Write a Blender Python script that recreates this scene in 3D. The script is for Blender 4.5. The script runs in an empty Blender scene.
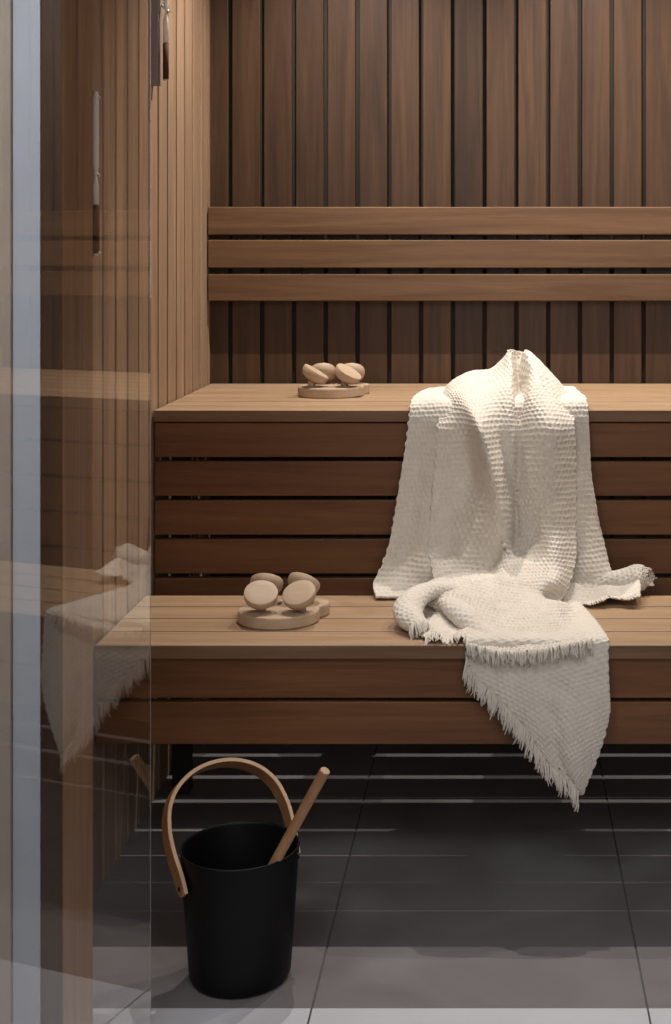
import bpy, bmesh, math, random
import numpy as np
from mathutils import Vector, Matrix
random.seed(4); np.random.seed(4)
S = bpy.context.scene
COL = S.collection
PI = math.pi

# ------------------------------------------------------------------ camera, world, lights
F = 1415.0          # focal length in pixels of the 671x1024 frame
VX, VY = 500.0, 248.0   # point the room's depth lines run to
CZ = 1.3325
cam_d = bpy.data.cameras.new('camera'); cam = bpy.data.objects.new('camera', cam_d); COL.objects.link(cam)
cam.location = (0, 0, CZ); cam.rotation_euler = (PI/2, 0, 0)
cam_d.sensor_fit = 'VERTICAL'; cam_d.sensor_height = 36.0; cam_d.lens = 36.0*F/1024
cam_d.shift_x = -(VX-335.5)/1024; cam_d.shift_y = -(512-VY)/1024
cam_d.clip_start = 0.02; cam_d.clip_end = 60
S.camera = cam
S.view_settings.view_transform = 'Standard'; S.view_settings.look = 'None'
S.view_settings.gamma = 1; S.view_settings.use_curve_mapping = False
S.view_settings.exposure = 0.0

w = bpy.data.worlds.new('world'); S.world = w; w.use_nodes = True
w.node_tree.nodes['Background'].inputs[0].default_value = (0.92, 0.95, 1.0, 1)
w.node_tree.nodes['Background'].inputs[1].default_value = 0.16

LY, LZ = 3.64, 2.47
def spot(x, y, z, power, col, size=118, blend=1.0, r=0.006):
    d = bpy.data.lights.new('ceiling_spot', 'SPOT'); d.energy = power; d.color = col
    d.spot_size = math.radians(size); d.spot_blend = blend; tilt = -5; d.shadow_soft_size = r
    o = bpy.data.objects.new('ceiling_spot', d); o.location = (x, y, z); o.rotation_euler = (-math.radians(tilt), 0, 0); COL.objects.link(o); return o
def area(x, y, z, rot, sx, sy, power, col):
    d = bpy.data.lights.new('window_or_fill_light', 'AREA'); d.shape = 'RECTANGLE'; d.size = sx; d.size_y = sy
    d.energy = power; d.color = col
    o = bpy.data.objects.new('window_or_fill_light', d); o.location = (x, y, z); o.rotation_euler = rot; COL.objects.link(o); return o
WARM = (1.0, 0.93, 0.86)
spot(-0.42, LY, LZ, 76, WARM)
spot(0.28, LY, LZ, 76, WARM)
spot(0.95, LY, LZ, 66, WARM)
# unseen fill added outside the opening, lightens the jamb and marble on the left
area(-0.9, 1.0, 2.45, (math.radians(25), 0, 0), 0.7, 0.5, 20, (0.97, 0.98, 1.0))
# window of the room in front of the sauna, cool daylight from behind the camera
area(0.9, -1.6, 1.9, (math.radians(80), 0, math.radians(12)), 2.2, 1.6, 20, (1.0, 0.97, 0.93))
area(0.35, 0.5, 2.45, (math.radians(20), 0, 0), 1.6, 0.8, 13, (1.0, 0.98, 0.96))  # unseen overhead fill, added to lighten the floor before the benches

# ------------------------------------------------------------------ materials
def nm(name):
    m = bpy.data.materials.new(name); m.use_nodes = True
    nt = m.node_tree; b = nt.nodes['Principled BSDF']; return m, nt, b
def N(nt, t, **k):
    n = nt.nodes.new(t)
    for a, v in k.items(): setattr(n, a, v)
    return n
def wood(name, c_dark, c_light, axis='Z', rough=0.5, vary=0.25, grain=1.0, spec=0.35):
    m, nt, b = nm(name); L = nt.links.new
    tc = N(nt, 'ShaderNodeTexCoord'); geo = N(nt, 'ShaderNodeNewGeometry')
    mp = N(nt, 'ShaderNodeMapping')
    sc = {'X': (1.2, 22, 22), 'Y': (22, 1.2, 22), 'Z': (22, 22, 1.2)}[axis]
    mp.inputs['Scale'].default_value = sc
    off = N(nt, 'ShaderNodeVectorMath', operation='SCALE'); off.inputs[0].default_value = (17, 31, 23)
    L(geo.outputs['Random Per Island'], off.inputs['Scale'])
    add = N(nt, 'ShaderNodeVectorMath', operation='ADD'); L(tc.outputs['Object'], add.inputs[0]); L(off.outputs[0], add.inputs[1])
    L(add.outputs[0], mp.inputs['Vector'])
    n1 = N(nt, 'ShaderNodeTexNoise'); n1.inputs['Scale'].default_value = 1.0; n1.inputs['Detail'].default_value = 5
    n1.inputs['Distortion'].default_value = 1.3
    n2 = N(nt, 'ShaderNodeTexNoise'); n2.inputs['Scale'].default_value = 9.0; n2.inputs['Detail'].default_value = 6
    L(mp.outputs[0], n1.inputs['Vector']); L(mp.outputs[0], n2.inputs['Vector'])
    mx = N(nt, 'ShaderNodeMath', operation='MULTIPLY_ADD'); L(n2.outputs['Fac'], mx.inputs[0]); mx.inputs[1].default_value = 0.35
    L(n1.outputs['Fac'], mx.inputs[2])
    mr = N(nt, 'ShaderNodeMapRange'); L(mx.outputs[0], mr.inputs['Value'])
    mr.inputs['From Min'].default_value = 0.68-0.26/grain; mr.inputs['From Max'].default_value = 0.68+0.26/grain
    cm = N(nt, 'ShaderNodeMix', data_type='RGBA'); L(mr.outputs[0], cm.inputs['Factor'])
    cm.inputs['A'].default_value = (*c_dark, 1); cm.inputs['B'].default_value = (*c_light, 1)
    hs = N(nt, 'ShaderNodeHueSaturation'); L(cm.outputs['Result'], hs.inputs['Color'])
    v = N(nt, 'ShaderNodeMapRange'); L(geo.outputs['Random Per Island'], v.inputs['Value'])
    v.inputs['To Min'].default_value = 1-vary; v.inputs['To Max'].default_value = 1+vary; L(v.outputs[0], hs.inputs['Value'])
    L(hs.outputs[0], b.inputs['Base Color'])
    b.inputs['Roughness'].default_value = rough; b.inputs['Specular IOR Level'].default_value = spec
    bp = N(nt, 'ShaderNodeBump'); bp.inputs['Strength'].default_value = 0.12; bp.inputs['Distance'].default_value = 0.002
    L(n2.outputs['Fac'], bp.inputs['Height']); L(bp.outputs[0], b.inputs['Normal'])
    return m
def plain(name, c, rough=0.5, metal=0.0, spec=0.4, nscale=0, namp=0.0, bump=0):
    m, nt, b = nm(name); L = nt.links.new
    b.inputs['Base Color'].default_value = (*c, 1); b.inputs['Roughness'].default_value = rough
    b.inputs['Metallic'].default_value = metal; b.inputs['Specular IOR Level'].default_value = spec
    if nscale:
        tc = N(nt, 'ShaderNodeTexCoord'); n = N(nt, 'ShaderNodeTexNoise'); n.inputs['Scale'].default_value = nscale
        n.inputs['Detail'].default_value = 7; L(tc.outputs['Object'], n.inputs['Vector'])
        cm = N(nt, 'ShaderNodeMix', data_type='RGBA'); L(n.outputs['Fac'], cm.inputs['Factor'])
        cm.inputs['A'].default_value = (*[x*(1-namp) for x in c], 1); cm.inputs['B'].default_value = (*[min(1, x*(1+namp)) for x in c], 1)
        L(cm.outputs['Result'], b.inputs['Base Color'])
        if bump:
            bp = N(nt, 'ShaderNodeBump'); bp.inputs['Strength'].default_value = bump; bp.inputs['Distance'].default_value = 0.003
            L(n.outputs['Fac'], bp.inputs['Height']); L(bp.outputs[0], b.inputs['Normal'])
    return m
M = {}
M['back'] = wood('shade_darkened_wood', (0.036, 0.0165, 0.0070), (0.084, 0.0420, 0.0205), 'Z', 0.42, 0.26)  # back wall's dimmer light put into the colour; also the jamb's shaded front
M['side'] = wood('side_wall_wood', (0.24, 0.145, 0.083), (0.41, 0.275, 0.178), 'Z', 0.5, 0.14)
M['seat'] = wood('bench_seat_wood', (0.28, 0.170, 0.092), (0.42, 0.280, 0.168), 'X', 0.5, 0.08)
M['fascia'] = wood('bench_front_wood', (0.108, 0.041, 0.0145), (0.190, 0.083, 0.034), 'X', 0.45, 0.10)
M['shaded_edge'] = wood('shaded_edge_wood', (0.120, 0.060, 0.030), (0.215, 0.120, 0.066), 'X', 0.45, 0.05)
M['rail'] = wood('backrest_wood', (0.094, 0.045, 0.0195), (0.172, 0.093, 0.046), 'X', 0.45, 0.06)
M['post'] = wood('post_wood', (0.25, 0.135, 0.070), (0.40, 0.235, 0.135), 'Z', 0.5, 0.05)
M['knob'] = wood('pale_beech', (0.40, 0.280, 0.185), (0.53, 0.40, 0.285), 'X', 0.55, 0.03, 0.7)
M['strap'] = wood('bent_plywood', (0.25, 0.115, 0.045), (0.38, 0.190, 0.085), 'X', 0.4, 0.02, 0.6)
M['edge'] = plain('plywood_edge', (0.50, 0.33, 0.21), 0.5, nscale=60, namp=0.15)
M['stick'] = wood('ladle_wood', (0.32, 0.160, 0.075), (0.46, 0.255, 0.130), 'Z', 0.45, 0.02)
M['black'] = plain('black_lacquer', (0.0025, 0.0025, 0.003), 0.5, spec=0.2, nscale=30, namp=0.2)
M['concealed'] = plain('gap_shade_and_supports', (0.02, 0.014, 0.010), 0.8, nscale=8, namp=0.3)
M['marble'] = plain('beige_marble', (0.42, 0.35, 0.285), 0.35, nscale=5, namp=0.28)
M['reveal'] = plain('pale_grey_reveal', (0.50, 0.53, 0.58), 0.4, nscale=12, namp=0.08)
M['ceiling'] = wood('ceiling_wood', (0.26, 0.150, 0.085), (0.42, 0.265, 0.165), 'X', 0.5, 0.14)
M['sand'] = plain('brown_sand', (0.075, 0.025, 0.012), 0.8, nscale=300, namp=0.3)
M['steel'] = plain('brushed_steel', (0.72, 0.70, 0.68), 0.3, 1.0, nscale=80, namp=0.05)
M['plate'] = plain('grey_mauve_board', (0.26, 0.20, 0.185), 0.5, nscale=20, namp=0.1)
M['milk'] = plain('pale_glass_tube', (0.85, 0.80, 0.75), 0.15, nscale=40, namp=0.05)

def floor_mat():
    m, nt, b = nm('grey_stone_tile'); L = nt.links.new
    tc = N(nt, 'ShaderNodeTexCoord')
    n = N(nt, 'ShaderNodeTexNoise'); n.inputs['Scale'].default_value = 2.6; n.inputs['Detail'].default_value = 9; n.inputs['Distortion'].default_value = 0.8
    L(tc.outputs['Object'], n.inputs['Vector'])
    cr = N(nt, 'ShaderNodeValToRGB'); L(n.outputs['Fac'], cr.inputs[0])
    cr.color_ramp.elements[0].position = 0.3; cr.color_ramp.elements[0].color = (0.145, 0.130, 0.130, 1)
    cr.color_ramp.elements[1].position = 0.7; cr.color_ramp.elements[1].color = (0.230, 0.217, 0.224, 1)
    L(cr.outputs[0], b.inputs['Base Color']); b.inputs['Roughness'].default_value = 0.33
    b.inputs['Specular IOR Level'].default_value = 0.5
    bp = N(nt, 'ShaderNodeBump'); bp.inputs['Strength'].default_value = 0.1; bp.inputs['Distance'].default_value = 0.003
    L(n.outputs['Fac'], bp.inputs['Height']); L(bp.outputs[0], b.inputs['Normal'])
    return m
M['tile'] = floor_mat()
M['grout'] = plain('grout', (0.10, 0.095, 0.095), 0.9, nscale=50, namp=0.2)
M['lit_band'] = plain('light_band_tile', (0.56, 0.56, 0.60), 0.4, nscale=6, namp=0.1)  # band of light on the floor, painted as paler tile

def glass_mat(name, tint=(0.99, 0.99, 0.99)):
    m, nt, b = nm(name)
    b.inputs['Base Color'].default_value = (*tint, 1); b.inputs['Roughness'].default_value = 0.0
    b.inputs['Transmission Weight'].default_value = 1.0; b.inputs['IOR'].default_value = 1.5
    return m
M['glass'] = glass_mat('clear_glass')

def knit_mat():
    m, nt, b = nm('cream_cotton_knit'); L = nt.links.new
    tc = N(nt, 'ShaderNodeTexCoord')
    n = N(nt, 'ShaderNodeTexNoise'); n.inputs['Scale'].default_value = 260; n.inputs['Detail'].default_value = 4
    L(tc.outputs['Object'], n.inputs['Vector'])
    n2 = N(nt, 'ShaderNodeTexNoise'); n2.inputs['Scale'].default_value = 30; L(tc.outputs['Object'], n2.inputs['Vector'])
    cm = N(nt, 'ShaderNodeMix', data_type='RGBA'); L(n2.outputs['Fac'], cm.inputs['Factor'])
    cm.inputs['A'].default_value = (0.62, 0.55, 0.465, 1); cm.inputs['B'].default_value = (0.75, 0.69, 0.61, 1)
    L(cm.outputs['Result'], b.inputs['Base Color']); b.inputs['Roughness'].default_value = 0.95
    b.inputs['Specular IOR Level'].default_value = 0.05
    b.inputs['Sheen Weight'].default_value = 0.25
    bp = N(nt, 'ShaderNodeBump'); bp.inputs['Strength'].default_value = 0.6; bp.inputs['Distance'].default_value = 0.0015
    L(n.outputs['Fac'], bp.inputs['Height']); L(bp.outputs[0], b.inputs['Normal'])
    return m
M['knit'] = knit_mat()

# ------------------------------------------------------------------ helpers
def obj(name, bm, m, parent=None, smooth=False, bevel=0.0, kind=None):
    me = bpy.data.meshes.new(name); bm.normal_update(); bm.to_mesh(me); bm.free()
    me.materials.append(m)
    if smooth:
        for p in me.polygons: p.use_smooth = True
    o = bpy.data.objects.new(name, me); COL.objects.link(o)
    if parent: o.parent = parent
    if bevel:
        md = o.modifiers.new('bevel', 'BEVEL'); md.width = bevel; md.segments = 2; md.limit_method = 'ANGLE'
    if kind: o['kind'] = kind
    return o
def box(bm, x0, x1, y0, y1, z0, z1):
    v = [bm.verts.new((x, y, z)) for x in (x0, x1) for y in (y0, y1) for z in (z0, z1)]
    for q in ((0,1,3,2), (4,6,7,5), (0,4,5,1), (2,3,7,6), (0,2,6,4), (1,5,7,3)): bm.faces.new([v[i] for i in q])
def thing(name, label, cat, loc=(0, 0, 0), group=None):
    o = bpy.data.objects.new(name, None); COL.objects.link(o); o.location = loc; o.empty_display_size = 0.05
    o['label'] = label; o['category'] = cat
    if group: o['group'] = group
    return o
def rect(x0, x1, y0, y1, z0, z1, off=(0, 0, 0)):
    bm = bmesh.new(); box(bm, x0-off[0], x1-off[0], y0-off[1], y1-off[1], z0-off[2], z1-off[2]); return bm
def lathe(bm, prof, mat=Matrix.Identity(4), n=48):
    rings = []
    for r, z in prof:
        if r < 1e-6: rings.append([bm.verts.new(mat @ Vector((0, 0, z)))])
        else: rings.append([bm.verts.new(mat @ Vector((r*math.cos(2*PI*i/n), r*math.sin(2*PI*i/n), z))) for i in range(n)])
    for a, b in zip(rings, rings[1:]):
        for i in range(n):
            j = (i+1) % n
            if len(a) == 1 and len(b) == 1: continue
            if len(a) == 1: bm.faces.new((a[0], b[i], b[j]))
            elif len(b) == 1: bm.faces.new((a[i], a[j], b[0]))
            else: bm.faces.new((a[i], a[j], b[j], b[i]))
def tube(bm, pts, radii, n=10, cap=True):
    pts = [Vector(p) for p in pts]
    if not hasattr(radii, '__len__'): radii = [radii]*len(pts)
    ring0 = None; rings = []
    up = Vector((0.13, 0.31, 0.94)).normalized()
    for i, p in enumerate(pts):
        t = (pts[min(i+1, len(pts)-1)]-pts[max(i-1, 0)]).normalized()
        a = t.cross(up)
        if a.length < 0.05: a = t.cross(Vector((1, 0, 0)))
        a.normalize(); b = t.cross(a)
        rings.append([bm.verts.new(p+radii[i]*(math.cos(2*PI*k/n)*a+math.sin(2*PI*k/n)*b)) for k in range(n)])
    for a, b in zip(rings, rings[1:]):
        for k in range(n): bm.faces.new((a[k], a[(k+1) % n], b[(k+1) % n], b[k]))
    if cap:
        bm.faces.new(rings[0][::-1]); bm.faces.new(rings[-1])

# ------------------------------------------------------------------ the setting
XL, YB, ZC = -0.836, 4.08, 2.5
XR = 1.35
YF = 2.38           # front of the sauna
# floor tiles (one mesh) on a grout bed
bm = bmesh.new()
tx0 = (336-500)/F*(CZ*F/(911-VY)); tw = 0.588; g = 0.0018
ty0 = CZ*F/(911-VY)
for i in range(-5, 6):
    for j in range(-6, 4):
        x0 = tx0+i*tw; y0 = ty0+j*tw
        if x0+tw < -3.0 or x0 > 2.5: continue
        box(bm, x0+g, x0+tw-g, y0+g, y0+tw-g, -0.012, 0.0)
obj('floor', bm, M['tile'], kind='structure', bevel=0.0008)
obj('trim_1', rect(-3.6, 3.1, -1, 4.6, -0.04, -0.0025), M['grout'], kind='structure')

# back wall boards
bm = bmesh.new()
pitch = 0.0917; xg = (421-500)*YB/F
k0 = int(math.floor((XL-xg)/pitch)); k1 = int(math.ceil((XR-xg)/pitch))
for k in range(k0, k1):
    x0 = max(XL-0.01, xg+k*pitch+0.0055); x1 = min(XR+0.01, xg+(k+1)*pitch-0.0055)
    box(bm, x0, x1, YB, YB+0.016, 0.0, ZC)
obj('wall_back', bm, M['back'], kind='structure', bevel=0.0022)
obj('gap_shade_back', rect(XL-0.02, XR+0.02, YB+0.0155, YB+0.05, 0.0, ZC), M['concealed'], kind='structure')  # dark sheet painting the shade in the gaps between back boards
# left wall boards
bm = bmesh.new()
lp = 0.0975; yg = 1.026*2.9
y = yg
k = -6
while yg+k*lp < YB:
    y0 = yg+k*lp+0.0075; y1 = min(YB+0.01, yg+(k+1)*lp-0.0075)
    if y1 > YF+0.02: box(bm, XL-0.020, XL, max(y0, YF+0.01), y1, 0.0, ZC)
    k += 1
obj('wall_left', bm, M['side'], kind='structure', bevel=0.0018)
obj('groove_shade_left', rect(XL-0.06, XL-0.019, YF+0.01, YB+0.05, 0.0, ZC), M['concealed'], kind='structure')  # dark sheet standing in for shade in the left wall's grooves
bm = bmesh.new(); k = 0
while YF+0.2+k*lp < YB:
    box(bm, XR, XR+0.016, YF+0.2+k*lp+0.003, YF+0.2+(k+1)*lp-0.003, 0, ZC); k += 1
box(bm, XR+0.01, XR+0.06, YF+0.2, YB+0.05, 0, ZC)
obj('wall_right', bm, M['side'], kind='structure', bevel=0.002)
bm = bmesh.new(); k = 0
while YF+k*0.1 < YB+0.04:
    box(bm, XL-0.06, XR+0.06, YF+k*0.1+0.002, YF+(k+1)*0.1-0.002, ZC, ZC+0.02); k += 1
obj('ceiling', bm, M['ceiling'], kind='structure')
# front jamb of the sauna opening and the stone outside it
obj('trim_2', rect(-0.6825, -0.6815, 2.202, 2.362, 0, 2.6), M['post'], kind='structure', bevel=0.002)
obj('trim_7', rect(-0.7155, -0.6826, 2.20, 2.362, 0, 2.6), M['back'], kind='structure', bevel=0.001)  # jamb's unlit front, its shade painted with the darker wood
obj('trim_3', rect(-0.90, -0.700, 2.358, YF+0.012, 0, 2.6), M['post'], kind='structure')
obj('trim_4', rect(-0.759, -0.716, 2.198, 2.357, 0, 2.6), M['reveal'], kind='structure', bevel=0.001)
obj('wall_front', rect(-1.9, -0.7595, 2.19, 2.357, 0, 2.6), M['marble'], kind='structure')
# paler strip painting the band of light on the floor, cut at tile joints
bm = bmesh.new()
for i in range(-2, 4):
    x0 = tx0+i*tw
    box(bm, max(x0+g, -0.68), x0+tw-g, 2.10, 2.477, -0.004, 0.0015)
obj('painted_light_band', bm, M['lit_band'], kind='structure')

# ------------------------------------------------------------------ benches
def bench(label, yf, yb, zt, nslat, gap, boards, leg_xs, bgap):
    """boards: list of (z0, z1) of the front boards"""
    t = thing('sauna_bench', label, 'bench', (0.25, (yf+yb)/2, 0))
    o = t.location
    x0, x1 = XL+0.004, XR-0.004
    p = (yb-yf)/nslat
    for i in range(nslat):
        a = yf+i*p+(gap/2 if i else 0); b = yf+(i+1)*p-gap/2
        obj('seat_slat', rect(x0, x1, a, b, zt-0.027, zt, o), M['seat'], t, bevel=0.003)
    obj('shaded_edge', rect(x0, x1, yf-0.0045, yf-0.0003, zt-0.0275, zt-0.0006, o), M['shaded_edge'], t, bevel=0.001)  # added strip; paints the seat edge's shade in a darker wood
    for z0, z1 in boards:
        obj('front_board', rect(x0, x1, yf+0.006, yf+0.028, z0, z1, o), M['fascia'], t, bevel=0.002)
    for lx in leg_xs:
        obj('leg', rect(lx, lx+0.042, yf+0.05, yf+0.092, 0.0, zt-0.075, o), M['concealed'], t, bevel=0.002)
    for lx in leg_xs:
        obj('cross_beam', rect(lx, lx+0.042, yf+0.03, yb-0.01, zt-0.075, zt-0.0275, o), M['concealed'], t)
    return t
YU = 3.40; ZU = 0.943
ub = []
zt = ZU-0.031; 
for k in range(5):
    ub.append((max(zt-0.083, 0.485), zt)); zt -= 0.0935
bench('upper pale-slatted sauna bench with five dark front boards, against the back wall', YU, YB-0.006, ZU, 7, 0.014, ub, (XL+0.036, 1.1), 0.012)
YLf = 2.90; ZL = 0.519
bench('lower pale-slatted sauna bench with two dark front boards', YLf, 3.318, ZL, 4, 0.007,
      [(ZL-0.029-0.082, ZL-0.029), (ZL-0.029-0.082-0.008-0.087, ZL-0.029-0.082-0.008)], (0.75,), 0.008)

# backrest rails
t = thing('backrest', 'backrest of three horizontal wooden rails fixed along the back wall', 'backrest', (0.25, 4.05, 1.18))
for z0, z1 in ((1.3697, 1.4497), (1.2753, 1.3554), (1.181, 1.258)):
    obj('rail', rect(XL+0.003, XR-0.003, 4.032, 4.058, z0, z1, t.location), M['rail'], t, bevel=0.003)
for x in (-0.60, 0.2, 0.95):
    obj('bracket', rect(x, x+0.03, 4.0582, 4.0795, 1.19, 1.44, t.location), M['concealed'], t)

# ------------------------------------------------------------------ wooden massagers
def massager(label, loc, knobs, rx, ry, lobe):
    t = thing('wooden_massager', label, 'massager', loc, 'wooden four-knob massagers on the benches')
    # board: oval with a rounded lobe at the back right
    bm = bmesh.new(); pts = []
    n = 96
    for i in range(n):
        a = 2*PI*i/n; dx, dy = math.cos(a), math.sin(a)
        r = 1/math.sqrt((dx/rx)**2+(dy/ry)**2)
        bx, by, br = lobe
        bq = dx*bx+dy*by; c = bx*bx+by*by-br*br; disc = bq*bq-c
        if disc > 0: r = max(r, bq+math.sqrt(disc))
        pts.append((dx*r, dy*r))
    hb = 0.0265
    lev = [(0.96, 0), (1.0, 0.003), (1.0, hb-0.004), (0.985, hb-0.001), (0.95, hb)]
    rings = [[bm.verts.new((x*s, y*s, z)) for x, y in pts] for s, z in lev]
    for a, b in zip(rings, rings[1:]):
        for i in range(n): bm.faces.new((a[i], a[(i+1) % n], b[(i+1) % n], b[i]))
    bm.faces.new(rings[0][::-1]); bm.faces.new(rings[-1])
    obj('board', bm, M['knob'], t, smooth=False)
    for (x, y, z, nx, ny) in knobs:
        nrm = Vector((nx, ny, 1)).normalized()
        rot = nrm.to_track_quat('Z', 'Y').to_matrix().to_4x4()
        face = Vector((x, y, z))
        hk = 0.028
        base = face-nrm*hk
        mt = Matrix.Translation(base) @ rot
        bm = bmesh.new()
        lathe(bm, [(0, 0), (0.018, 0), (0.027, 0.003), (0.0335, 0.009), (0.0363, 0.016), (0.0368, 0.0245), (0.0358, 0.0275), (0.0345, 0.028), (0.02, 0.0277), (0, 0.0277)], mt)
        k = obj('knob', bm, M['knob'], t, smooth=True)
        md = k.modifiers.new('edge', 'EDGE_SPLIT'); md.split_angle = math.radians(50)
        bm = bmesh.new()
        tube(bm, [(base.x, base.y, hb-0.004), base+nrm*0.004], 0.010, 16)
        obj('peg', bm, M['knob'], k, smooth=True)
    return t
def wp(px, py, Y): return Vector(((px-VX)*Y/F, Y, CZ-(py-VY)*Y/F))
lx, ly = -0.483, 3.09
def kn(px, py, Y, nx, ny, o): p = wp(px, py, Y)-Vector(o); return (p.x, p.y, p.z, nx, ny)
o = (lx, ly, ZL)
massager('pale wooden massager with four tilted knobs, standing on the lower bench', o,
         [kn(261, 592, 3.055, 0.12, -0.62, o), kn(298.5, 592, 3.055, -0.22, -0.62, o), kn(267, 580, 3.15, 0.05, 0.8, o), kn(305, 580, 3.15, 0.35, 0.8, o)],
         0.0885, 0.083, (0.062, 0.055, 0.042))
o = (-0.4455, 3.73, ZU)
massager('pale wooden massager with four tilted knobs, standing on the upper bench by the back wall', o,
         [kn(317, 371, 3.70, 0.62, 0.02, o), kn(349.5, 371, 3.70, 0.60, -0.22, o), kn(322, 370, 3.79, -0.15, 0.75, o), kn(351, 370, 3.79, -0.1, 0.75, o)],
         0.0865, 0.080, (0.060, 0.055, 0.036))

# ------------------------------------------------------------------ bucket and ladle
bx, by = -0.476, 2.593
t = thing('sauna_bucket', 'black sauna bucket with bent wood handle on the tiled floor', 'bucket', (bx, by, 0))
bm = bmesh.new()
H = 0.238
lathe(bm, [(0, 0.001), (0.080, 0.001), (0.0885, 0.004), (0.092, 0.012), (0.0935, 0.03), (0.1075, H-0.003), (0.1080, H), (0.1062, H+0.0012), (0.1045, H), (0.1035, H-0.004),
           (0.0895, 0.03), (0.086, 0.016), (0, 0.012)], n=96)
obj('pail', bm, M['black'], t, smooth=True)
al = math.radians(35); be = math.radians(36); PV = 0.188
hp = [(0.1135, -0.014), (0.1145, 0.02), (0.1185, 0.06), (0.1175, 0.10), (0.107, 0.14), (0.083, 0.172), (0.045, 0.194)]
path = [(-a, b) for a, b in hp]+[(0, 0.2015)]+[(a, b) for a, b in hp[:0:-1]]+[(0.113, 0.002)]
def cr(p0, p1, p2, p3, t): return 0.5*((2*p1)+(-p0+p2)*t+(2*p0-5*p1+4*p2-p3)*t*t+(-p0+3*p1-3*p2+p3)*t**3)
def spline(P, n):
    P = [np.array(p, float) for p in P]; Q = [2*P[0]-P[1]]+P+[2*P[-1]-P[-2]]; out = []
    for i in range(len(P)-1):
        for k in range(n): out.append(cr(Q[i], Q[i+1], Q[i+2], Q[i+3], k/n))
    out.append(P[-1]); return out
sp = spline(path, 6)
def strap(wid, th, off=0.0, inset=0.0):
    bm = bmesh.new(); rings = []
    tv = Vector((math.cos(al), math.sin(al), 0)); nv = Vector((-math.sin(al), math.cos(al), 0))
    m = len(sp)
    for i, p in enumerate(sp):
        q = sp[min(i+1, m-1)]-sp[max(i-1, 0)]; q /= np.linalg.norm(q); nn = np.array((-q[1], q[0]))
        e = min(i, m-1-i); ww = wid*min(1, math.sqrt(max(0.12, 1-(1-min(1, e/4))**2)))
        r = []
        for a, b in ((-1, -1), (1, -1), (1, 1), (-1, 1)):
            c = p+nn*(b*th/2)
            n_ = a*ww/2+off
            r.append(bm.verts.new(tv*c[0]+Vector((0, 0, PV+c[1]*math.cos(be)-n_*math.sin(be)))+nv*(c[1]*math.sin(be)+n_*math.cos(be))))
        rings.append(r)
    for a, b in zip(rings, rings[1:]):
        for k in range(4): bm.faces.new((a[k], a[(k+1) % 4], b[(k+1) % 4], b[k]))
    bm.faces.new(rings[0]); bm.faces.new(rings[-1][::-1]); 
    bmesh.ops.recalc_face_normals(bm, faces=bm.faces); return bm
hd = obj('handle', strap(0.034, 0.0075), M['strap'], t, bevel=0.001)
obj('handle_edge', strap(0.0014, 0.0066, -0.0176), M['edge'], hd)
for s, z in ((-1, PV), (1, PV)):
    bm = bmesh.new(); r0 = 0.1105
    c = Vector((s*r0*math.cos(al), s*r0*math.sin(al), z)); d = Vector((s*math.cos(al), s*math.sin(al), 0))
    tube(bm, [c-d*0.016, c+d*0.0085], 0.004, 12); obj('rivet', bm, M['black'], t, smooth=True)
# ladle
top = wp(325, 771, 2.475); rim = Vector((-0.399, 2.532, 0.240))
dv = (rim-top).normalized(); low = rim+dv*0.205
t = thing('sauna_ladle', 'wooden ladle leaning in the black bucket, round handle sticking out', 'ladle', tuple(rim))
bm = bmesh.new(); tube(bm, [top-rim, top+dv*0.002-rim, rim-rim, low-rim], [0.0085, 0.0095, 0.0092, 0.008], 20)
obj('handle', bm, M['stick'], t, smooth=False)
bm = bmesh.new()
c = Vector((-0.478, 2.60, 0.020))-rim
lathe(bm, [(0, 0), (0.022, 0.002), (0.034, 0.012), (0.038, 0.030), (0.036, 0.030), (0.032, 0.014), (0.02, 0.005), (0, 0.004)], Matrix.Translation(c), 32)
obj('bowl', bm, M['stick'], t, smooth=True)
bm = bmesh.new(); tube(bm, [top-rim-dv*0.0001, top-rim-dv*0.0012], 0.0084, 20); obj('end_cap', bm, M['edge'], t)

# ------------------------------------------------------------------ sand timers on the left wall
def timer(label, y, z0, z1, sand0, sand1, clips, plate):
    t = thing('sand_timer', label, 'sand timer', (XL, y, z0))
    def R(*a): return rect(*a, off=(XL, y, z0))
    xo = 0.0
    if plate:
        obj('board', R(XL, XL+0.020, plate[0], plate[1], z0, plate[2]), M['plate'], t, bevel=0.0015); xo = 0.020
    cx = xo+0.014; r = 0.0062
    bm = bmesh.new()
    P = [(cx, 0, a-z0) for a in (z0+0.012, sand0, sand1)]
    tube(bm, [(cx, 0, 0.012), (cx, 0, sand0-z0)], r, 16); obj('end_cap', bm, M['steel'], t, smooth=True)
    bm = bmesh.new(); tube(bm, [(cx, 0, sand0-z0), (cx, 0, sand1-z0)], r*1.15, 16); obj('sand', bm, M['sand'], t, smooth=True)
    zm = clips[len(clips)//2]-z0
    bm = bmesh.new()
    zz = [sand1-z0, zm-0.02, zm-0.004, zm, zm+0.004, zm+0.02, z1-z0-0.015, z1-z0]
    tube(bm, [(cx, 0, a) for a in zz], [r, r, r*0.5, r*0.35, r*0.5, r, r, r*0.5], 16)
    obj('tube', bm, M['milk'], t, smooth=True)
    for c in clips:
        bm = bmesh.new(); tube(bm, [(xo, 0.012, c-z0+0.02), (cx, 0.004, c-z0+0.006), (cx+0.009, -0.002, c-z0)], 0.0028, 8)
        obj('clip', bm, M['steel'], t, smooth=True)
    return t
def zy(py, Y): return CZ-(py-VY)*Y/F
Y1 = 2.872
timer('slim pale tube sand timer hung low on the left wall, seen through glass', Y1, zy(262, Y1), zy(91, Y1), zy(253, Y1), zy(205, Y1), [zy(253, Y1)-0.0, zy(176, Y1), zy(98, Y1)], None)
Y2 = 3.396
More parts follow.
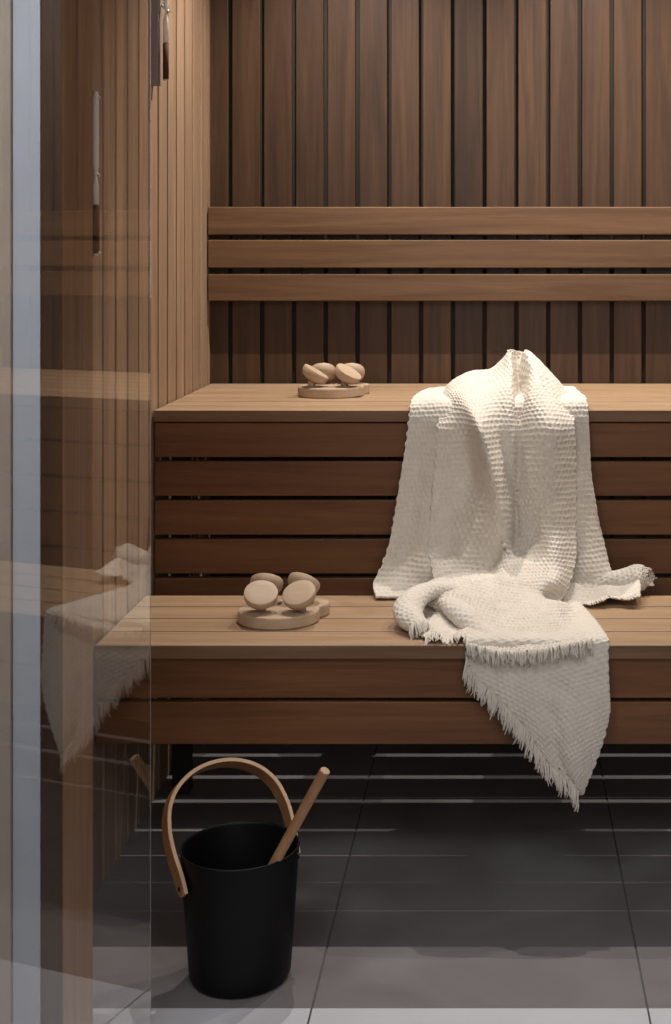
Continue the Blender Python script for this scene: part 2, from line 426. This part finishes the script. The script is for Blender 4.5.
timer('sand timer on a grey board high on the left wall, cut by the top edge', Y2, zy(85.5, Y2), zy(-95, Y2), zy(79, Y2), zy(43, Y2), [zy(12, Y2)], (3.378, 3.412, zy(-100, Y2)))

# ------------------------------------------------------------------ glass screen by the camera
t = thing('glass_screen', 'clear frameless glass screen standing edge-on at the left, mirroring bench and throw', 'glass screen', (-0.540, 2.19, 0))
t.rotation_euler = (0, 0, -math.radians(10.5))
obj('pane', rect(-0.003, 0, -0.80, 0, 0.004, 2.35), M['glass'], t, bevel=0.0006)
obj('floor_channel', rect(-0.010, 0.004, -0.80, 0, 0, 0.004), M['steel'], t)

# ------------------------------------------------------------------ the knitted throw
def smooth_noise(U, V, seed, sc):
    rs = np.random.RandomState(seed); out = 0*U
    for k in range(7):
        a = rs.uniform(-1, 1, 2)*sc*(1+k*0.35); ph = rs.uniform(0, 6.28); out = out+np.sin(a[0]*U+a[1]*V+ph)/(1+k*0.4)
    return out/3
def catm(P, axis, idx):
    # P control array, sample positions idx (float) along axis
    P = np.moveaxis(P, axis, 0); n = P.shape[0]
    i = np.clip(np.floor(idx).astype(int), 0, n-2); f = (idx-i).reshape((-1,)+(1,)*(P.ndim-1))
    ext = np.concatenate([2*P[:1]-P[1:2], P, 2*P[-1:]-P[-2:-1]])
    a, b, c, d = ext[i], ext[i+1], ext[i+2], ext[i+3]
    r = 0.5*((2*b)+(c-a)*f+(2*a-5*b+4*c-d)*f*f+(3*b-a-3*c+d)*f**3)
    return np.moveaxis(r, 0, axis)
def arcpos(P, axis, step):
    Q = catm(P, axis, np.linspace(0, P.shape[axis]-1, 200)); Q = np.moveaxis(Q, axis, 0)
    L = np.linalg.norm(np.diff(Q, axis=0), axis=-1); L = L.reshape(L.shape[0], -1).mean(1); c = np.concatenate([[0], np.cumsum(L)])
    n = max(4, int(c[-1]/step)); return np.interp(np.linspace(0, c[-1], n), c, np.linspace(0, P.shape[axis]-1, 200)), c[-1]
def sheet(name, ctrl, parent, amp=0.0028, pr=0.0125, pc=0.0105, wr=0.003, seed=1, step=0.0026, th=0.006, ragged=0.002, diag=0.0, flip=1):
    P = np.array(ctrl, float)          # rows x cols x 3 in world metres
    vi, Lv = arcpos(P, 0, step); ui, Lu = arcpos(P, 1, step)
    G = catm(catm(P, 0, vi), 1, ui)
    nv, nu = G.shape[:2]
    V, U = np.meshgrid(np.linspace(0, Lv, nv), np.linspace(0, Lu, nu), indexing='ij')
    def normals(G):
        a = np.gradient(G, axis=0); b = np.gradient(G, axis=1); n = np.cross(b, a); return n/(np.linalg.norm(n, axis=-1, keepdims=True)+1e-9)
    n = normals(G)
    G = G+n*(wr*smooth_noise(U, V, seed, 26))[..., None]
    n = normals(G)
    jit = 0.0012*smooth_noise(U, V, seed+5, 140)+0.0045*smooth_noise(U, V, seed+6, 30); Vj = V+jit+diag*U; Uj = U+0.0012*smooth_noise(U, V, seed+9, 140)+0.0035*smooth_noise(U, V, seed+10, 34)
    row = np.floor(Vj/pr); fr = Vj/pr-row
    a = np.abs(np.sin(PI*fr))**0.8
    bq = 0.5+0.5*np.cos(2*PI*(Uj/pc+0.5*(row % 2)))
    h = amp*(a*(0.2+0.8*bq))*(0.85+0.3*smooth_noise(U, V, seed+12, 60))+0.0007*smooth_noise(U, V, seed+3, 420)
    G = G+n*(h*flip)[..., None]
    bm = bmesh.new()
    vs = [[bm.verts.new(G[i, j]) for j in range(nu)] for i in range(nv)]
    for i in range(nv-1):
        for j in range(nu-1): bm.faces.new((vs[i][j], vs[i+1][j], vs[i+1][j+1], vs[i][j+1]))
    o = obj(name, bm, M['knit'], parent, smooth=True)
    md = o.modifiers.new('thickness', 'SOLIDIFY'); md.thickness = th; md.offset = -1 if flip > 0 else 1
    return o, G, n
def fringe(name, pts, dirs, parent, lmin=0.022, lmax=0.038, r=0.0013, per=0.0042, seed=0, floor_y=None):
    rs = random.Random(seed); bm = bmesh.new()
    pts = [Vector(p) for p in pts]
    acc = 0.0
    for i in range(1, len(pts)):
        acc += (pts[i]-pts[i-1]).length
        if acc < per: continue
        acc = 0
        d = Vector(dirs[i] if hasattr(dirs[0], '__len__') else dirs).normalized()
        clump = 0.22*math.sin(i*0.55+seed)
        tgt = (pts[min(i+3, len(pts)-1)]-pts[max(i-3, 0)]).normalized()
        for q in range(2):
            L = rs.uniform(lmin, lmax); p = pts[i]+Vector((rs.uniform(-1, 1)*0.001, rs.uniform(-1, 0.3)*0.0025, 0.0))
            e = d+tgt*(clump+rs.uniform(-0.16, 0.16))+Vector((0, -abs(rs.gauss(0, 0.05)), 0)); e.normalize()
            w1 = Vector((rs.gauss(0, 0.0015), rs.gauss(0, 0.001), 0))
            tube(bm, [p-d*0.004, p+e*L*0.35+w1, p+e*L*0.7-w1*0.6, p+e*L+w1], [r*1.1, r*1.15, r, r*0.6], 5)
    o = obj(name, bm, M['knit'], parent, smooth=True); return o

tr = thing('knitted_throw', 'cream waffle-knit cotton throw with fringe draped over both benches', 'throw', (0, 0, 0))

# back layer hanging down the riser, flared at the hem
def rowA(xl, xr, Yv, z, fold, nc=13, zl=0.0, zr=0.0, yl=0, yr=0):
    r = []
    for i in range(nc):
        u = i/(nc-1)
        fy = fold*math.sin(u*PI*6+0.6)
        r.append((xl+(xr-xl)*u, Yv-abs(fold)+fy+yl*max(0, 1-u*5)+yr*max(0, u*5-4), z+zl*max(0, 1-u*3)+zr*max(0, u*3-2)))
    return r
A = [rowA(-0.165, 0.175, 3.80, 0.962, 0.0),
     rowA(-0.180, 0.190, 3.66, 0.972, 0.0),
     rowA(-0.205, 0.200, 3.50, 0.975, 0.0),
     rowA(-0.213, 0.208, 3.405, 0.968, 0.002),
     rowA(-0.216, 0.211, 3.376, 0.935, 0.003),
     rowA(-0.222, 0.214, 3.374, 0.88, 0.006),
     rowA(-0.236, 0.219, 3.370, 0.79, 0.009),
     rowA(-0.250, 0.233, 3.362, 0.70, 0.012),
     rowA(-0.263, 0.250, 3.350, 0.63, 0.016),
     rowA(-0.280, 0.262, 3.335, 0.58, 0.018),
     rowA(-0.296, 0.272, 3.310, 0.548, 0.010, zl=0.004),
     rowA(-0.286, 0.262, 3.262, 0.530, 0.002)]
oA, GA, nA = sheet('back_layer', A, tr, amp=0.0036, seed=2, wr=0.004)

def W(px, py, Y): return tuple(wp(px, py, Y))
# top layer over the hump and down on to the lower bench
B = [
 [W(455,392,3.74), W(463,391,3.74), W(475,391,3.74), W(488,391,3.74), W(500,391,3.74), W(512,391,3.74), W(524,391,3.74), W(536,391,3.74), W(548,391,3.74), W(566,392,3.74)],
 [W(449,388,3.64), W(460,379,3.64), W(474,374,3.65), W(490,372,3.65), W(503,362,3.65), W(515,356,3.65), W(526,354,3.66), W(540,370,3.66), W(552,382,3.66), W(570,393,3.64)],
 [W(446,386,3.57), W(456,378,3.57), W(472,371,3.57), W(489,369,3.57), W(501,360,3.57), W(510,350,3.57), W(518,364,3.61), W(526,349,3.59), W(546,366,3.56), W(571,395,3.56)],
 [W(443,392,3.50), W(452,384,3.49), W(468,381,3.48), W(486,382,3.48), W(501,375,3.48), W(513,372,3.48), W(520,388,3.54), W(531,372,3.47), W(551,378,3.48), W(573,399,3.49)],
 [W(440,403,3.42), W(449,397,3.41), W(461,398,3.375), W(474,401,3.36), W(495,398,3.38), W(511,397,3.38), W(519,402,3.42), W(530,398,3.37), W(552,398,3.38), W(574,407,3.42)],
 [W(438,424,3.355), W(449,424,3.353), W(466,424,3.325), W(479,426,3.285), W(497,424,3.330), W(511,424,3.320), W(519,425,3.358), W(530,424,3.325), W(552,424,3.315), W(575,424,3.35)],
 [W(436,455,3.350), W(449,455,3.350), W(469,455,3.345), W(487,456,3.275), W(503,455,3.320), W(514,455,3.315), W(519,455,3.352), W(530,455,3.315), W(552,455,3.305), W(576,455,3.345)],
 [W(433,490,3.340), W(447,490,3.345), W(470,490,3.335), W(494,490,3.275), W(506,490,3.300), W(515,490,3.330), W(519,490,3.342), W(532,490,3.305), W(553,490,3.300), W(577,490,3.340)],
 [W(431,525,3.330), W(444,525,3.345), W(466,525,3.310), W(496,525,3.285), W(507,525,3.270), W(516,525,3.330), W(522,525,3.325), W(535,525,3.300), W(554,525,3.285), W(577,525,3.330)],
 [W(430,552,3.315), W(442,553,3.325), W(464,553,3.290), W(494,553,3.300), W(504,550,3.245), W(514,550,3.270), W(524,549,3.275), W(537,548,3.265), W(555,548,3.250), W(577,550,3.305)],
 [W(432,572,3.285), W(444,573,3.270), W(464,573,3.265), W(488,573,3.260), W(500,569,3.215), W(514,566,3.215), W(526,565,3.215), W(538,565,3.210), W(556,566,3.200), W(574,571,3.260)],
 [W(434,577,3.24), W(447,574,3.225), W(466,573,3.215), W(486,574,3.20), W(502,576,3.165), W(516,578,3.160), W(528,580,3.160), W(542,580,3.155), W(556,583,3.145), W(568,592,3.200)],
 [W(424,585,3.19), W(440,579,3.175), W(462,579,3.16), W(484,582,3.14), W(502,588,3.120), W(516,590,3.12), W(528,592,3.12), W(540,594,3.12), W(548,597,3.15), W(561,600,3.16)],
 [W(418,597,3.15), W(438,589,3.12), W(460,590,3.10), W(482,596,3.08), W(502,602,3.065), W(518,604,3.06), W(531,604,3.06), W(545,604,3.06), W(558,602,3.08), W(570,603,3.13)],
 [W(432,608,3.11), W(449,604,3.06), W(466,606,3.04), W(486,612,3.02), W(504,617,3.00), W(520,619,2.99), W(534,619,2.99), W(549,619,2.99), W(564,618,3.01), W(578,617,3.06)],
 [W(448,622,3.06), W(460,621,3.01), W(474,624,2.98), W(490,629,2.95), W(508,633,2.93), W(524,634,2.925), W(538,634,2.925), W(553,633,2.93), W(569,631,2.945), W(585,630,2.98)],
 [W(463,641,2.93), W(470,645,2.885), W(481,648,2.876), W(495,650,2.870), W(512,651,2.868), W(527,650,2.868), W(541,649,2.868), W(556,646,2.868), W(572,642,2.872), W(592,639,2.885)],
]
for i_, row_ in enumerate(B):
    if 5 <= i_ <= 9:
        for c_, dy_ in ((1, 0.0), (2, 0.006), (3, -0.030), (4, -0.004), (5, 0.012), (7, 0.004), (8, -0.016)):
            q_ = row_[c_]; row_[c_] = (q_[0]*(1+dy_/q_[1]), q_[1]+dy_, CZ+(q_[2]-CZ)*(1+dy_/q_[1]))
oB, GB, nB = sheet('top_layer', B, tr, amp=0.0050, seed=5, wr=0.0025, pr=0.0135, pc=0.0115, step=0.0024)
fringe('fringe', [tuple(p+np.array((0, -0.004, 0))) for p in GB[-1]], (0.0, -0.22, -1), oB, 0.016, 0.034, 0.0019, 0.0042, 3)

# lower layer: across the lower bench and hanging down in a point
def lr(L, R, YL_, YR_, bow, nc=11, mid=0.55, fold=0.012):
    r = []
    for i in range(nc):
        u = i/(nc-1); px = L[0]+(R[0]-L[0])*u; py = L[1]+(R[1]-L[1])*u
        y = YL_+(YR_-YL_)*u+fold*math.exp(-((u-mid)/0.10)**2)-bow*math.sin(PI*u)
        r.append(W(px, py, y))
    return r
def flat(xl, xr, Yv, z): return [((xl+(xr-xl)*i/10), Yv, z) for i in range(11)]
D = [flat(0.0, 0.172, 3.22, 0.534), flat(-0.02, 0.19, 3.13, 0.536), flat(-0.045, 0.207, 3.02, 0.537), flat(-0.068, 0.217, 2.93, 0.538),
     flat(-0.070, 0.222, 2.892, 0.532),
     lr((466,658),(608.5,652),2.884,2.884,0.002,fold=0.002),
     lr((471,673),(609,672),2.880,2.880,0.010,fold=0.006),
     lr((490,692),(610,692),2.872,2.878,0.014),
     lr((508,710),(610.5,712),2.866,2.876,0.018,mid=0.42),
     lr((526,732),(606,734),2.862,2.874,0.018,mid=0.35),
     lr((538,752),(600,754),2.862,2.874,0.016,mid=0.3),
     lr((549,767),(593,772),2.864,2.874,0.012,mid=0.3),
     lr((566,780),(587,787),2.868,2.874,0.006,mid=0.3,fold=0.004),
     lr((577,792),(584,796),2.870,2.874,0.002,fold=0.001)]
oD, GD, nD = sheet('hanging_layer', D, tr, amp=0.0046, seed=8, wr=0.002, pr=0.0105, pc=0.0115, diag=0.45)
left = [tuple(p+np.array((0.001, -0.004, 0))) for p in GD[:, 0] if p[2] < 0.50]
nL = len(left)
dirs = []
for i in range(nL): dirs.append((-0.10 if i < nL*0.75 else 0.05, -0.04, -1.0))
fringe('fringe', left, dirs, oD, 0.024, 0.042, 0.0018, 0.0030, 9)

# rolled corner on the left of the pile
def band(name, centre, rad, squash, seed, parent, frl=True, amp=0.0026, open_angle=0.0):
    """a rolled strip: tube-like sheet about a curved centre line"""
    C_ = [np.array(W(*c), float) for c in centre]; n = len(C_); rows = []
    for i in range(n):
        tt = C_[min(i+1, n-1)]-C_[max(i-1, 0)]; tt /= np.linalg.norm(tt)
        up = np.array((0, 0, 1.0)); s = np.cross(tt, up); s /= np.linalg.norm(s); u2 = np.cross(s, tt)
        rr = rad[i]; row = []
        for k in range(11):
            a = open_angle+(2*PI-2*open_angle)*k/10 - PI/2
            row.append(tuple(C_[i]+s*rr*math.cos(a)+u2*rr*squash*math.sin(a)))
        rows.append(row)
    return sheet(name, rows, parent, amp=amp, seed=seed, wr=0.002, step=0.0026, th=0.004, pr=0.0115, pc=0.010)
oE, GE, nE = band('rolled_corner', [(492,600,3.13), (466,593,3.13), (441,589,3.125), (421,595,3.10), (409,607,3.05), (410,619,3.00), (420,628,2.965)],
                  [0.012, 0.022, 0.027, 0.031, 0.033, 0.031, 0.024], 0.72, 12, tr, amp=0.0045)
fringe('fringe', [tuple(p) for p in GE[-1]], (0.15, -0.55, -0.85), oE, 0.018, 0.032, 0.0020, 0.0026, 14)
oH, GH, nH = band('inner_roll', [(436,602,3.12), (446,603,3.085), (456,610,3.045), (468,620,3.005), (482,633,2.965), (497,643,2.91)],
                  [0.006, 0.020, 0.028, 0.031, 0.029, 0.015], 0.75, 16, tr, amp=0.0045)
I = [[(X0+(X1-X0)*i/7, Yr, z+0.006*math.sin(i*1.7+q)) for i in range(8)] for q, (X0, X1, Yr, z) in enumerate(
     [(-0.205, -0.06, 3.16, 0.545), (-0.205, -0.06, 3.11, 0.536), (-0.20, -0.055, 3.06, 0.534), (-0.185, -0.05, 3.01, 0.534), (-0.170, -0.045, 2.96, 0.534), (-0.155, -0.060, 2.925, 0.532)])]
oI, GI, nI = sheet('under_fold', I, tr, amp=0.0035, seed=41, wr=0.002)
fringe('fringe', [tuple(p) for p in GI[-1]], (0.08, -0.75, -0.25), oI, 0.016, 0.030, 0.0020, 0.0026, 15)

# gathered tail at the right, along the back of the lower bench
T = []
for i in range(9):
    u = i/8; px = 558+u*80
    top = 576+u*3+2*math.sin(u*9); bot = 602-u*7+1.5*math.sin(u*17)
    row = []
    for k in range(9):
        v = k/8; a = PI*v
        row.append(W(px+(3 if i == 8 else 0)*math.sin(a), top+(bot-top)*v, 3.34-0.13*v+0.012*math.cos(u*14+v*3)))
    T.append(row)
T = [list(r) for r in zip(*T)]
T = [[(p[0], p[1], max(p[2], 0.5285)) for p in r] for r in T]
oR, GR, nR = band('rolled_tail', [(556,578,3.335), (574,580,3.330), (592,583,3.325), (610,582,3.325), (626,581,3.325), (637,578,3.33), (645,576,3.33), (648,576,3.325)],
                  [0.020, 0.027, 0.030, 0.028, 0.033, 0.036, 0.030, 0.017], 0.95, 27, tr, amp=0.0055)
fringe('fringe', [tuple(p) for p in GR[-3]], (1.0, -0.35, -0.1), oR, 0.006, 0.014, 0.0022, 0.0024, 33)
oT, GT, nT = sheet('right_tail', T, tr, amp=0.0022, seed=21, wr=0.010, step=0.0028)
fringe('fringe', [tuple(p) for p in GT[-1]], (0.2, -1, -0.05), oT, 0.008, 0.018, 0.0019, 0.0032, 31)

base = Vector((0.0, 3.10, ZL))
tr.location = base
for c in list(tr.children):
    c.data.transform(Matrix.Translation(-base))
    for g in c.children: g.data.transform(Matrix.Translation(-base))
